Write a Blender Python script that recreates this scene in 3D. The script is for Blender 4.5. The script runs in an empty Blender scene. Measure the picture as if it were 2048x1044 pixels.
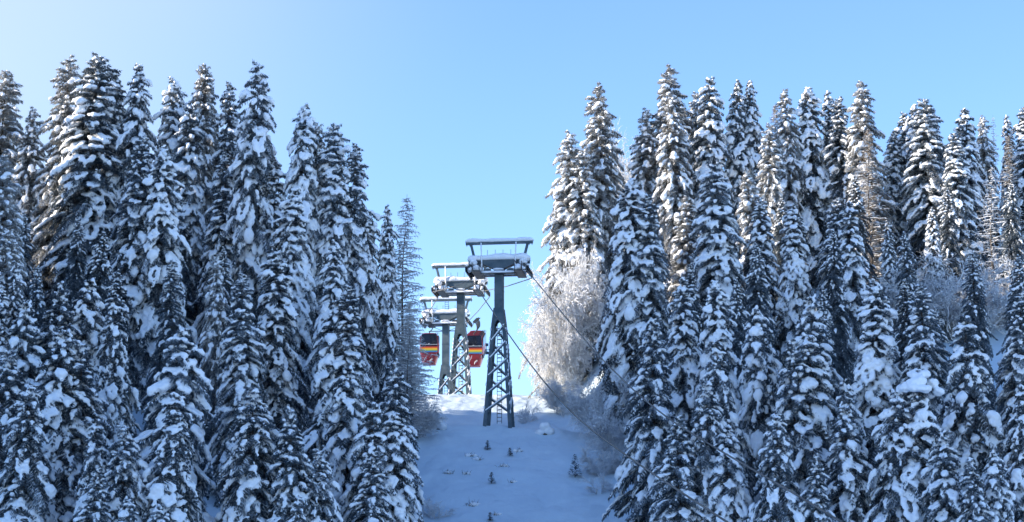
import bpy, math, random
import numpy as np
from mathutils import Vector, Matrix, noise as mnoise

# ------------------------------------------------------------------ camera, sky, sun, exposure
S = bpy.context.scene
C = S.collection
R = math.radians
PITCH = R(12.0)
FPX = 4200.0                      # focal length in photograph pixels (2048 wide)
cam = bpy.data.cameras.new('camera')
cam.sensor_width = 36.0
cam.lens = 36.0 * FPX / 2048
cam.clip_start = 0.5
cam.clip_end = 9000
camo = bpy.data.objects.new('camera', cam)
C.objects.link(camo)
camo.location = (0, 0, 0)
camo.rotation_euler = (R(90) + PITCH, 0, 0)
S.camera = camo

SUN_AZ, SUN_EL = R(-97), R(21)    # azimuth clockwise from +Y (view direction)
world = bpy.data.worlds.new('World')
S.world = world
world.use_nodes = True
wn, wl = world.node_tree.nodes, world.node_tree.links
sky = wn.new('ShaderNodeTexSky')
sky.sky_type = 'NISHITA'
sky.sun_disc = False
sky.sun_elevation = SUN_EL
sky.sun_rotation = SUN_AZ
sky.altitude = 1200
sky.air_density = 1.0
sky.dust_density = 0.6
sky.ozone_density = 3.0
hsv = wn.new('ShaderNodeHueSaturation')
hsv.inputs['Hue'].default_value = 0.506
hsv.inputs['Saturation'].default_value = 1.08
wl.new(sky.outputs[0], hsv.inputs['Color'])
# a pale glow painted into the upper left of the sky, broken up by noise
tcw = wn.new('ShaderNodeTexCoord')
dotn = wn.new('ShaderNodeVectorMath'); dotn.operation = 'DOT_PRODUCT'
dotn.inputs[1].default_value = Vector((-0.46, 0.82, 0.42)).normalized()
wl.new(tcw.outputs['Generated'], dotn.inputs[0])
mpr = wn.new('ShaderNodeMapRange'); mpr.interpolation_type = 'SMOOTHERSTEP'
mpr.inputs['From Min'].default_value = 0.87; mpr.inputs['From Max'].default_value = 1.0
mpr.inputs['To Max'].default_value = 0.55
wl.new(dotn.outputs['Value'], mpr.inputs['Value'])
cn = wn.new('ShaderNodeTexNoise'); cn.inputs['Scale'].default_value = 3.0; cn.inputs['Detail'].default_value = 3
wl.new(tcw.outputs['Generated'], cn.inputs['Vector'])
cm = wn.new('ShaderNodeMath'); cm.operation = 'MULTIPLY_ADD'; cm.inputs[1].default_value = 0.8; cm.inputs[2].default_value = 0.65
wl.new(cn.outputs['Fac'], cm.inputs[0])
cm2 = wn.new('ShaderNodeMath'); cm2.operation = 'MULTIPLY'; cm2.use_clamp = True
wl.new(mpr.outputs['Result'], cm2.inputs[0]); wl.new(cm.outputs[0], cm2.inputs[1])
cmix = wn.new('ShaderNodeMixRGB'); cmix.inputs['Color2'].default_value = (2.45, 2.75, 3.0, 1)
wl.new(cm2.outputs[0], cmix.inputs['Fac']); wl.new(hsv.outputs[0], cmix.inputs['Color1'])
wl.new(cmix.outputs[0], wn['Background'].inputs[0])
wn['Background'].inputs[1].default_value = 0.15

sl = bpy.data.lights.new('sun', 'SUN')
sl.energy = 3.9
sl.angle = R(0.5)
sl.color = (1.0, 0.87, 0.71)
so = bpy.data.objects.new('sun', sl)
C.objects.link(so)
sdir = Vector((math.sin(SUN_AZ) * math.cos(SUN_EL), math.cos(SUN_AZ) * math.cos(SUN_EL), math.sin(SUN_EL)))
so.rotation_euler = (-sdir).to_track_quat('-Z', 'Y').to_euler()
so.location = sdir * 500

S.view_settings.view_transform = 'Standard'
S.view_settings.look = 'None'
S.view_settings.gamma = 1
S.view_settings.exposure = 1.27
S.cycles.max_bounces = 5
S.cycles.diffuse_bounces = 3
S.cycles.glossy_bounces = 2
S.cycles.caustics_reflective = False
S.cycles.caustics_refractive = False

rng = np.random.default_rng(7)
rnd = random.Random(11)

def ray(px, py):
    xn, yn = (px - 1024) / FPX, (522 - py) / FPX
    d = Vector((xn, math.cos(PITCH) - yn * math.sin(PITCH), math.sin(PITCH) + yn * math.cos(PITCH)))
    return d / d.y
def P(px, py, d):
    return ray(px, py) * d

# ------------------------------------------------------------------ materials
def mat(name, base, rough=0.7, metal=0.0, var=None, scale=1.0, detail=4, bump=0.0, bscale=5.0, spec=0.3,
        lo=0.35, hi=0.65, per_obj=0.0, trans=0.0, sss=0.0):
    m = bpy.data.materials.new(name)
    m.use_nodes = True
    n, l = m.node_tree.nodes, m.node_tree.links
    b = n['Principled BSDF']
    b.inputs['Roughness'].default_value = rough
    b.inputs['Metallic'].default_value = metal
    b.inputs['Specular IOR Level'].default_value = spec
    b.inputs['Base Color'].default_value = (*base, 1)
    tc = n.new('ShaderNodeTexCoord')
    out = None
    if var:
        t = n.new('ShaderNodeTexNoise')
        t.inputs['Scale'].default_value = scale
        t.inputs['Detail'].default_value = detail
        l.new(tc.outputs['Object'], t.inputs['Vector'])
        r = n.new('ShaderNodeValToRGB')
        r.color_ramp.elements[0].position = lo
        r.color_ramp.elements[1].position = hi
        r.color_ramp.elements[0].color = (*base, 1)
        r.color_ramp.elements[1].color = (*var, 1)
        l.new(t.outputs['Fac'], r.inputs['Fac'])
        out = r.outputs['Color']
    if per_obj and out:
        oi = n.new('ShaderNodeObjectInfo')
        hs = n.new('ShaderNodeHueSaturation')
        mr = n.new('ShaderNodeMapRange')
        mr.inputs['To Min'].default_value = 1 - per_obj
        mr.inputs['To Max'].default_value = 1 + per_obj
        l.new(oi.outputs['Random'], mr.inputs['Value'])
        l.new(mr.outputs['Result'], hs.inputs['Value'])
        l.new(out, hs.inputs['Color'])
        out = hs.outputs['Color']
    if out:
        l.new(out, b.inputs['Base Color'])
    if bump:
        t2 = n.new('ShaderNodeTexNoise')
        t2.inputs['Scale'].default_value = bscale
        t2.inputs['Detail'].default_value = 6
        l.new(tc.outputs['Object'], t2.inputs['Vector'])
        bp = n.new('ShaderNodeBump')
        bp.inputs['Strength'].default_value = bump
        bp.inputs['Distance'].default_value = 0.2
        l.new(t2.outputs['Fac'], bp.inputs['Height'])
        l.new(bp.outputs['Normal'], b.inputs['Normal'])
    if sss:
        b.inputs['Subsurface Weight'].default_value = sss
        b.inputs['Subsurface Radius'].default_value = (1.0, .95, .9)
        b.inputs['Subsurface Scale'].default_value = .18
    if trans:
        tr = n.new('ShaderNodeBsdfTranslucent'); mx = n.new('ShaderNodeMixShader')
        mx.inputs[0].default_value = trans
        if out: l.new(out, tr.inputs['Color'])
        else: tr.inputs['Color'].default_value = (*base, 1)
        l.new(b.outputs[0], mx.inputs[1]); l.new(tr.outputs[0], mx.inputs[2])
        l.new(mx.outputs[0], n['Material Output'].inputs['Surface'])
    return m

M = {}
M['snow'] = mat('snow', (0.93, 0.94, 0.95), 0.6, var=(0.89, 0.91, 0.93), scale=1.5, bump=0.35, bscale=4.0, spec=0.2)
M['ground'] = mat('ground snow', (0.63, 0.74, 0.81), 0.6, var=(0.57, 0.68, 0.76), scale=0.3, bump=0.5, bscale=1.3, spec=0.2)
M['needles'] = mat('spruce needles', (0.045, 0.068, 0.085), 0.75, var=(0.22, 0.255, 0.285), scale=1.1, per_obj=0.25, spec=0.15, trans=0.3)
M['needles_frost'] = mat('frosted spruce needles', (0.11, 0.115, 0.112), 0.8, var=(0.52, 0.52, 0.51), scale=0.9, per_obj=0.2, spec=0.15, trans=0.3)
M['bark'] = mat('bark', (0.07, 0.055, 0.045), 0.9, var=(0.14, 0.12, 0.10), scale=3, bump=0.6, bscale=8)
M['frost'] = mat('frost twigs', (0.60, 0.61, 0.63), 0.8, var=(0.88, 0.89, 0.90), scale=0.8, spec=0.1, trans=0.45)
M['frost_warm'] = mat('frosted brown twigs', (0.22, 0.17, 0.12), 0.8, var=(0.62, 0.58, 0.54), scale=0.8, spec=0.1, trans=0.45)
M['frost_grey'] = mat('frosted larch twigs', (0.26, 0.27, 0.28), 0.8, var=(0.70, 0.71, 0.73), scale=0.7, spec=0.1, trans=0.45)
M['frost_white'] = mat('hoar frost', (0.84, 0.83, 0.81), 0.8, var=(0.92, 0.92, 0.91), scale=0.8, spec=0.1, trans=0.45)
M['steel'] = mat('galvanised steel', (0.055, 0.09, 0.115), 0.6, 0.1, var=(0.115, 0.15, 0.17), scale=1.2, detail=8, bump=0.1)
M['dark_steel'] = mat('dark steel', (0.045, 0.052, 0.055), 0.55, 0.3, var=(0.08, 0.085, 0.09), scale=2)
M['rubber'] = mat('rubber', (0.02, 0.02, 0.022), 0.7)
M['rope'] = mat('wire rope', (0.11, 0.10, 0.09), 0.6, 0.2, var=(0.20, 0.18, 0.16), scale=0.4)
M['red'] = mat('red paint', (0.31, 0.016, 0.024), 0.4, var=(0.26, 0.025, 0.03), scale=2.5, spec=0.5)
M['glass'] = mat('tinted glass', (0.008, 0.010, 0.018), 0.12, spec=0.5)
M['white'] = mat('white paint', (0.75, 0.75, 0.75), 0.5)
M['orange'] = mat('orange stripe', (0.75, 0.16, 0.03), 0.45)
M['yellow'] = mat('yellow stripe', (0.75, 0.50, 0.05), 0.45)
M['green'] = mat('green stripe', (0.22, 0.38, 0.08), 0.45)
M['blue'] = mat('blue stripe', (0.06, 0.20, 0.45), 0.45)
M['dryplant'] = mat('dry twigs', (0.05, 0.045, 0.035), 0.9, var=(0.09, 0.08, 0.06), scale=4)

# ------------------------------------------------------------------ mesh helpers
def mesh_np(name, V, F, m, smooth=False):
    me = bpy.data.meshes.new(name)
    V = np.asarray(V, dtype=np.float32); F = np.asarray(F, dtype=np.int32)
    k = F.shape[1]
    me.vertices.add(len(V)); me.vertices.foreach_set('co', V.ravel())
    me.loops.add(F.size); me.loops.foreach_set('vertex_index', F.ravel())
    me.polygons.add(len(F))
    me.polygons.foreach_set('loop_start', np.arange(0, F.size, k, dtype=np.int32))
    me.polygons.foreach_set('loop_total', np.full(len(F), k, dtype=np.int32))
    me.update(calc_edges=True)
    me.validate()
    if smooth:
        me.polygons.foreach_set('use_smooth', np.ones(len(F), dtype=bool))
    me.materials.append(m)
    return me

def link(name, me, parent=None):
    o = bpy.data.objects.new(name, me)
    C.objects.link(o)
    if parent: o.parent = parent
    return o
def tag(o, label=None, cat=None, group=None, kind=None):
    if label: o['label'] = label
    if cat: o['category'] = cat
    if group: o['group'] = group
    if kind: o['kind'] = kind
    return o
def empty(name, loc, rz=0.0):
    o = bpy.data.objects.new(name, None)
    o.empty_display_size = 0.5
    C.objects.link(o)
    o.location = loc; o.rotation_euler = (0, 0, rz)
    return o

class MB:
    """collects shapes and links them as one mesh object"""
    def __init__(s): s.v = []; s.f = []
    def add(s, vs, fs):
        b = len(s.v); s.v += [tuple(v) for v in vs]; s.f += [tuple(i + b for i in f) for f in fs]
    def hexa(s, b4, t4):
        s.add(list(b4) + list(t4), [(3, 2, 1, 0), (4, 5, 6, 7), (0, 1, 5, 4), (1, 2, 6, 5), (2, 3, 7, 6), (3, 0, 4, 7)])
    def box(s, x0, x1, y0, y1, z0, z1):
        s.hexa([(x0, y0, z0), (x1, y0, z0), (x1, y1, z0), (x0, y1, z0)], [(x0, y0, z1), (x1, y0, z1), (x1, y1, z1), (x0, y1, z1)])
    def bar(s, a, b, w, h=None, up=(0, 0, 1)):
        a, b = Vector(a), Vector(b); h = h or w
        t = (b - a).normalized(); u = Vector(up)
        if abs(t.dot(u)) > .98: u = Vector((0, 1, 0))
        x = t.cross(u).normalized(); z = x.cross(t).normalized()
        q = [x * i * w / 2 + z * j * h / 2 for i, j in ((-1, -1), (1, -1), (1, 1), (-1, 1))]
        s.hexa([a + p for p in q], [b + p for p in q])
    def tube(s, pts, r, n=8, cap=True):
        pts = [Vector(p) for p in pts]; rs = r if isinstance(r, (list, tuple)) else [r] * len(pts)
        vs = []; fs = []
        for i, p in enumerate(pts):
            t = (pts[min(i + 1, len(pts) - 1)] - pts[max(i - 1, 0)]).normalized()
            u = Vector((0, 0, 1)) if abs(t.z) < .9 else Vector((0, 1, 0))
            x = t.cross(u).normalized(); y = t.cross(x)
            vs += [p + (x * math.cos(2 * math.pi * k / n) + y * math.sin(2 * math.pi * k / n)) * rs[i] for k in range(n)]
        for i in range(len(pts) - 1):
            for k in range(n):
                a = i * n + k; b = i * n + (k + 1) % n
                fs.append((a, b, b + n, a + n))
        if cap:
            fs.append(tuple(range(n))[::-1]); fs.append(tuple(range((len(pts) - 1) * n, len(pts) * n)))
        s.add(vs, fs)
    def prism(s, poly, y0, y1):      # polygon in xz, extruded along y
        n = len(poly)
        s.add([(x, y0, z) for x, z in poly] + [(x, y1, z) for x, z in poly],
              [tuple(range(n)), tuple(range(2 * n - 1, n - 1, -1))] + [(i, i + n, (i + 1) % n + n, (i + 1) % n) for i in range(n)])
    def blob(s, c, r, seed=0, sub=2, amp=0.16):
        V, F = ICO[sub]
        c = Vector(c)
        vs = []
        for v in V:
            d = 1 + amp * mnoise.noise(Vector(v) * 1.7 + Vector((seed * 3.1, seed * 1.7, seed)))
            vs.append((c.x + v[0] * r[0] * d, c.y + v[1] * r[1] * d, c.z + v[2] * r[2] * d))
        s.add(vs, F)
    def build(s, name, m, parent=None, smooth=False):
        me = bpy.data.meshes.new(name)
        me.from_pydata(s.v, [], s.f); me.update()
        import bmesh
        bm = bmesh.new(); bm.from_mesh(me); bmesh.ops.recalc_face_normals(bm, faces=bm.faces); bm.to_mesh(me); bm.free()
        if smooth: me.polygons.foreach_set('use_smooth', [True] * len(me.polygons))
        me.materials.append(m)
        return link(name, me, parent)

def _ico(sub):
    import bmesh
    bm = bmesh.new(); bmesh.ops.create_icosphere(bm, subdivisions=sub, radius=1)
    V = np.array([v.co[:] for v in bm.verts]); F = [tuple(v.index for v in f.verts) for f in bm.faces]
    bm.free(); return V, F
ICO = {1: _ico(1), 2: _ico(2), 3: _ico(3)}

# ------------------------------------------------------------------ terrain
def smooth01(t):
    t = max(0.0, min(1.0, t)); return t * t * (3 - 2 * t)
def lerp(a, b, t): return a + (b - a) * t
ZC, YC, SL = 26.5, 200.0, 0.45          # crest in the gap under the front tower
SHADE_HILL = 100.0  # height of the added, out-of-view hill that casts shade
def centre(y): return 0.4 - (y - 174) * 0.055 if y < 230 else -2.7
def ground(x, y):
    line = ZC + SL * (y - YC)
    floor = -1.7
    k = line - floor
    base = floor + (k if k > 12 else 12 * math.log1p(math.exp(k / 3)) / 4) if k > -40 else floor
    if base > 40: base = 40 + (base - 40) * 0.12 if y < 300 else 40 + (line - 40) * 0.12 - (y - 300) * 0.2
    base = min(base, 48)
    dx = x - centre(y)
    # the piste: crest, a dip, then the sunlit mound
    if y < 199: g = ZC + SL * (y - YC) if k > 12 else base
    elif y < 203: g = lerp(ZC - SL, ZC - .25, smooth01((y - 199) / 3.0))
    elif y < 229: g = ZC - .25 + 7.5 * smooth01((y - 202.5) / 29.0)
    else: g = ZC - .25 + 7.5 * smooth01((y - 202.5) / 29.0) - 0.05 * max(0, y - 236)
    a = smooth01((abs(dx) - 6.5 - (26 * smooth01((y - 203) / 7) if dx < 0 else 0)) / 8.0)
    rise = 0.20 * max(0.0, abs(dx) - 7.0)
    rise = min(rise, 7.0) * smooth01((y - 120) / 60)
    z = lerp(g, base + rise, a)
    if x < -64 and y < 400:        # unseen hill, added and shaped to keep the near slope in shade
        z += (SHADE_HILL + 60 * smooth01((178 - y) / 25)) * smooth01((-64 - x) / 70) * smooth01((201 - y) / 22) * smooth01((x + 270) / 90) * smooth01((y - 20) / 90)
    z += 0.7 * mnoise.noise(Vector((x * .11, y * .11, 3.3))) * smooth01((y - 100) / 60) * (0.35 + .65 * a)
    if 168 < y < 236 and abs(dx) < 20:
        z += 0.22 * mnoise.noise(Vector((x * .55, y * .4, 9.1))) + 0.10 * mnoise.noise(Vector((x * 1.6, y * 1.2, 1.7)))
        # hummocks along the crest lip
        z += 0.35 * math.exp(-((y - 199.5) / 1.2) ** 2) * (mnoise.noise(Vector((x * .45, 0, 5.5))) + .15 * math.cos(x * .3))
        z -= 0.05 * max(0, dx - 2) * smooth01((y - 190) / 8) * (1 - a)
    return z

def terrain():
    def axis(fine0, fine1, st, mid0, mid1, mst, far):
        v = list(np.arange(fine0, fine1 + .001, st))
        v += list(np.arange(fine1 + mst, mid1 + .001, mst)); v = list(np.arange(mid0, fine0 - .001, mst)) + v
        e = mid1
        for k in range(14): e += (far - mid1) * (k + 1) / 105; v.append(e)
        e = mid0; pre = []
        for k in range(14): e -= (far - mid1) * (k + 1) / 105; pre.append(e)
        return np.array(sorted(set(np.round(pre + v, 3))))
    xs = axis(-14, 15, .22, -80, 80, 3.0, 3000)
    ys = axis(166, 236, .30, 20, 320, 4.0, 3200)
    V = [(x, y, ground(x, y)) for y in ys for x in xs]
    nx, ny = len(xs), len(ys)
    i = np.arange(nx - 1)[None, :] + np.arange(ny - 1)[:, None] * nx
    F = np.stack([i, i + 1, i + 1 + nx, i + nx], -1).reshape(-1, 4)
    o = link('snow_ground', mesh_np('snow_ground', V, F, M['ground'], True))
    tag(o, kind='structure')
terrain()

# ------------------------------------------------------------------ spruce generator
def quads_from(P0, P1, W, side, belly=0.45):
    """tapered diamonds from P0 to P1; side = unit vectors across"""
    mid = P0 * (1 - belly) + P1 * belly
    V = np.stack([P0, mid + side * W, P1, mid - side * W], 1).reshape(-1, 3)
    F = np.arange(len(V)).reshape(-1, 4)
    return V, F
def unit(a):
    return a / (np.linalg.norm(a, axis=-1, keepdims=True) + 1e-9)

def blobs_mesh(Cn, Rr, A, sub=1):
    """ellipsoids: centres, radii (n,3), axes (n,3,3 rows)"""
    V0, F0 = ICO[sub]; F0 = np.array(F0)
    loc = V0[None] * Rr[:, None, :]
    V = np.einsum('nvk,nkj->nvj', loc, A) + Cn[:, None, :]
    F = (F0[None] + (np.arange(len(Cn)) * len(V0))[:, None, None]).reshape(-1, 3)
    return V.reshape(-1, 3), F

def remesh_np(V, F, voxel, smooth_it=2):
    me = mesh_np('tmp', V, F, M['snow'])
    o = bpy.data.objects.new('tmp', me); C.objects.link(o)
    md = o.modifiers.new('r', 'REMESH'); md.mode = 'VOXEL'; md.voxel_size = voxel; md.use_smooth_shade = True
    if smooth_it:
        s = o.modifiers.new('s', 'SMOOTH'); s.factor = .5; s.iterations = smooth_it
    dg = bpy.context.evaluated_depsgraph_get()
    r = o.evaluated_get(dg).to_mesh()
    n = len(r.vertices); Vv = np.empty(n * 3, np.float32); r.vertices.foreach_get('co', Vv)
    Ff = np.array([p.vertices[:] for p in r.polygons], np.int32)
    o.evaluated_get(dg).to_mesh_clear()
    bpy.data.objects.remove(o); bpy.data.meshes.remove(me)
    return Vv.reshape(-1, 3), Ff

def wob(V, amp, f):
    """cheap lumpy noise on vertices"""
    n = np.zeros_like(V)
    for k, (fx, ph) in enumerate(((1, 0), (1.9, 1.3), (3.7, 2.1))):
        q = V * f * fx
        n[:, 0] += np.sin(q[:, 1] * 1.3 + ph) * np.sin(q[:, 2] * 1.1 + 2 * ph) / fx
        n[:, 1] += np.sin(q[:, 2] * 1.2 + ph + 1) * np.sin(q[:, 0] * 1.4 - ph) / fx
        n[:, 2] += np.sin(q[:, 0] * 1.1 - ph + 2) * np.sin(q[:, 1] * 1.3 + ph) / fx
    return V + n * amp

def spruce(seed, H=24.0, Rb=3.3, load=0.8, lump=1.0, droop=0.75, frosty=0.35, dense=1.0, power=0.8, lean=0.0,
           mush=False, needles='needles', cut=0.04, sheltered=None):
    """returns meshes trunk, crown, snow of one snow laden spruce"""
    g = np.random.default_rng(seed)
    FV, FF, SV, SF, BC, BR, BA = [], [], [], [], [], [], []
    def addf(V, F, w):
        Lv, Lf = (FV, FF) if w == 0 else (SV, SF)
        b = sum(len(x) for x in Lv) if False else (cnt[w]); Lv.append(V); Lf.append(F + b); cnt[w] += len(V)
    cnt = [0, 0]
    if sheltered is None: sheltered = 1.0 if H > 20 else .35
    up = np.array([0, 0, 1.0])
    def axis_at(z):
        t = z / H
        return np.array([lean * H * t * t + .10 * math.sin(z * .5 + seed), .08 * math.sin(z * .4 + 2 * seed), z])
    z = H - 0.5
    ga = g.uniform(0, 6.28)
    sect = 1 + 0.16 * np.sin(np.arange(8) * 2.4 + seed)
    while z > cut * H:
        t = (H - z) / H
        Rz = Rb * (t ** power) * min(1, (t / .07) ** .35) * (1 - .12 * max(0, (t - .85) / .15)) + .10
        keep = 1 - .6 * sheltered * smooth01((t - .42) / .35)          # the lower boughs catch less snow
        nb = int(round((5 + 3.0 * min(1, t * 3)) * dense))
        bulge = g.uniform(.80, 1.16)
        for k in range(nb):
            ga += 2.399 + g.normal(0, .25)
            L = Rz * bulge * g.uniform(.60, 1.16) * sect[int((ga % 6.283) / .7854) % 8]
            if L < .18: L = .18
            d = np.array([math.cos(ga), math.sin(ga), 0])
            lat = np.array([-d[1], d[0], 0])
            p0 = axis_at(z + g.uniform(-.28, .28))
            rise = .55 * max(0, 1 - t * 7) + .14
            dr = droop * (.35 + .65 * min(1, t * 2.2)) * g.uniform(.65, 1.3)
            ns = max(4, int(L / .15))
            s = np.linspace(.10, 1, ns)
            pts = p0 + d * (L * s * (1 - .20 * s * dr))[:, None] + up * (L * (rise * s - dr * s ** 2))[:, None]
            tan = unit(np.gradient(pts, axis=0))
            nrm = unit(np.cross(tan, lat)); nrm *= np.sign(nrm[:, 2:3] + 1e-6)
            fanw = (.29 * min(L, 2.8) + .08) * (1 - s) ** .6 * np.minimum(1, s * 2.4)     # half width of the flat fan
            for sgn in (-1, 1):
                for rep_ in range(2):
                    ll = (.12 + fanw) * g.uniform(.65, 1.3, ns)
                    dirv = unit(tan * g.uniform(.5, 1.0, (ns, 1)) + lat * sgn * .95 - up * g.uniform(.0, .45, (ns, 1)) + g.normal(0, .10, (ns, 3)))
                    a0 = pts + g.normal(0, .03, (ns, 3)); a1 = a0 + dirv * ll[:, None]
                    w = g.uniform(.035, .07, ns)[:, None]
                    addf(*quads_from(a0, a1, w, unit(np.cross(dirv, up))), 0)
                    q = g.random(ns) < frosty * 1.1 * (.3 + .7 * keep) * (1.3 if t < .25 else 1)
                    if q.any():
                        addf(*quads_from(a0[q] + up * .04, a1[q] + up * .035, w[q] * .8, unit(np.cross(dirv[q], up))), 1)
                    # needles hanging off the side twig
                    for f_ in (.45, .8):
                        if f_ > .5 and L < .8: continue
                        mids = a0 * (1 - f_) + a1 * f_
                        d2 = unit(dirv * .45 + tan * .35 - up * g.uniform(.3, 1.3, (ns, 1)) + g.normal(0, .3, (ns, 3)))
                        e1 = mids + d2 * (ll * g.uniform(.25, .5, ns) + .08)[:, None]
                        addf(*quads_from(mids, e1, w * .75, unit(np.cross(d2, g.normal(0, 1, (ns, 3))))), 0)
            hang = unit(-up * 1.0 + tan * g.uniform(0, .9, (ns, 1)) + lat * g.normal(0, .35, (ns, 1)))
            hl = g.uniform(.14, .42, ns) * min(1.0, .5 + L * .3)
            addf(*quads_from(pts, pts + hang * hl[:, None], g.uniform(.03, .06, ns)[:, None], lat[None].repeat(ns, 0)), 0)
            tipd = unit(tan[-1] + g.normal(0, .45, (5, 3)))
            tp = np.repeat(pts[-1:], 5, 0)
            addf(*quads_from(tp, tp + tipd * g.uniform(.16, .36, (5, 1)), np.full((5, 1), .03), unit(np.cross(tipd, up))), 0)
            # snow pads lying on the fan, thickest towards its drooping end
            if g.random() < (load if t > .22 else max(load, .93)) * keep:
                s0 = g.uniform(.30, .62) if L > .8 else .35
                s1 = g.uniform(.80, 1.02)
                if g.random() < .25: s1 = g.uniform(.6, .8); s0 = g.uniform(.2, .4)
                thick = lump * (.095 + .052 * math.sqrt(L)) * g.uniform(.7, 1.4)
                ws = lump * g.uniform(.7, 1.1)
                ln = max(.2, (s1 - s0) * L)
                s1 = min(1.04, s1 + .06); nl = max(1, int(ln / .18))
                for q in range(nl):
                    ss = s0 + (s1 - s0) * (q + .5) / nl
                    i = min(ns - 1, int(np.searchsorted(s, ss)))
                    prof = math.sin(math.pi * min(1, max(0, (q + .7) / (nl + .4)))) ** .5
                    hwid = (fanw[i] * .62 + .10) * ws * prof
                    m_ = max(1, int(round(hwid * 2 / .36)))
                    for j in range(m_):
                        o_ = 0 if m_ == 1 else (j / (m_ - 1) * 2 - 1) * hwid * .8
                        th = thick * prof * g.uniform(.75, 1.25) * (1 - .3 * abs(o_) / (hwid + .01))
                        wl = max(.12, min(hwid, .27)) * g.uniform(.85, 1.2)
                        BC.append(pts[i] + nrm[i] * th * .5 + lat * (o_ + g.normal(0, .03)) - up * (.35 * abs(o_) * g.uniform(.4, 1)))
                        BR.append((wl * 1.15, wl, th)); BA.append((tan[i], lat, np.cross(tan[i], lat)))
                if g.random() < .17 * load and L > .9:       # a fat clump
                    i = int(ns * g.uniform(.55, .97)); w = thick * g.uniform(1.3, 1.9)
                    BC.append(pts[i] + nrm[i] * w * .4); BR.append((w * g.uniform(1.1, 1.8), w * 1.15, w * .9)); BA.append((tan[i], lat, np.cross(tan[i], lat)))
        z -= (.26 + .25 * min(1, t * 2.5)) / (.75 + .25 * dense)
    # leader
    top = axis_at(H - .6)
    for k in range(10):
        zz = H - .75 + k * .075; d = unit(g.normal(0, 1, (3, 3)) * [1, 1, .3] + [0, 0, .35])
        b = np.repeat(axis_at(zz)[None], 3, 0)
        addf(*quads_from(b, b + d * (.24 - k * .018), np.full((3, 1), .025), unit(np.cross(d, up))), 0)
    for k in range(3):
        BC.append(axis_at(H - .45 - k * .42) + g.normal(0, .08, 3)); r = (.10 + .05 * k) * (.6 + .6 * load); BR.append((r, r, r * 1.1)); BA.append(np.eye(3))
    if mush:                                                  # heavy rounded snow cap bending the top
        for k in range(34):
            a = g.uniform(0, 6.28); rr = 1.25 * math.sqrt(g.random())
            BC.append(axis_at(H - .4) + np.array([math.cos(a) * rr, math.sin(a) * rr, -.95 * rr * rr + .25])); r = g.uniform(.32, .5)
            BR.append((r, r, r * .7)); BA.append(np.eye(3))
    V, F = blobs_mesh(np.array(BC), np.array(BR), np.array(BA))
    V, F = remesh_np(wob(V, .03, 5.0), F, .08, 2)
    V = wob(wob(V, .024, 6.0), .016, 15.0)
    # frost quads appended to the remeshed snow
    SVa = np.concatenate(SV) if SV else np.zeros((0, 3)); SFa = np.concatenate(SF) if SF else np.zeros((0, 4), int)
    V2 = np.concatenate([V, SVa]); F2 = np.concatenate([F, SFa + len(V)])
    snow = mesh_np('snow', V2, F2, M['snow'], True)
    crown = mesh_np('crown', np.concatenate(FV), np.concatenate(FF), M[needles])
    mb = MB()
    zs = np.linspace(-1.2, H - .3, 14)
    mb.tube([axis_at(q) for q in zs], [max(.02, .26 * (1 - q / H) * H / 24 + .015) for q in zs], 9)
    t = mb.build('trunk', M['bark'], None, True); trunk = t.data; bpy.data.objects.remove(t)
    return dict(trunk=trunk, crown=crown, snow=snow, H=H)

# ------------------------------------------------------------------ bare and frosted trees
class Segs:
    def __init__(s): s.a = []; s.b = []; s.r0 = []; s.r1 = []
    def add(s, a, b, r0, r1): s.a.append(a); s.b.append(b); s.r0.append(r0); s.r1.append(r1)
    def mesh(s, name, m, n=3):
        A, B = np.array(s.a), np.array(s.b); r0, r1 = np.array(s.r0)[:, None], np.array(s.r1)[:, None]
        t = unit(B - A); u = np.where(np.abs(t[:, 2:3]) < .9, [[0, 0, 1.0]], [[0, 1.0, 0]])
        x = unit(np.cross(t, u)); y = np.cross(t, x)
        rings = []
        for Pt, r in ((A, r0), (B, r1)):
            for k in range(n):
                rings.append(Pt + (x * math.cos(6.2832 * k / n) + y * math.sin(6.2832 * k / n)) * r)
        V = np.stack(rings, 1).reshape(-1, 3)
        base = (np.arange(len(A)) * 2 * n)[:, None]
        F = np.concatenate([base + np.array([[k, (k + 1) % n, n + (k + 1) % n, n + k]]) for k in range(n)])
        return mesh_np(name, V, F, m)

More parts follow.
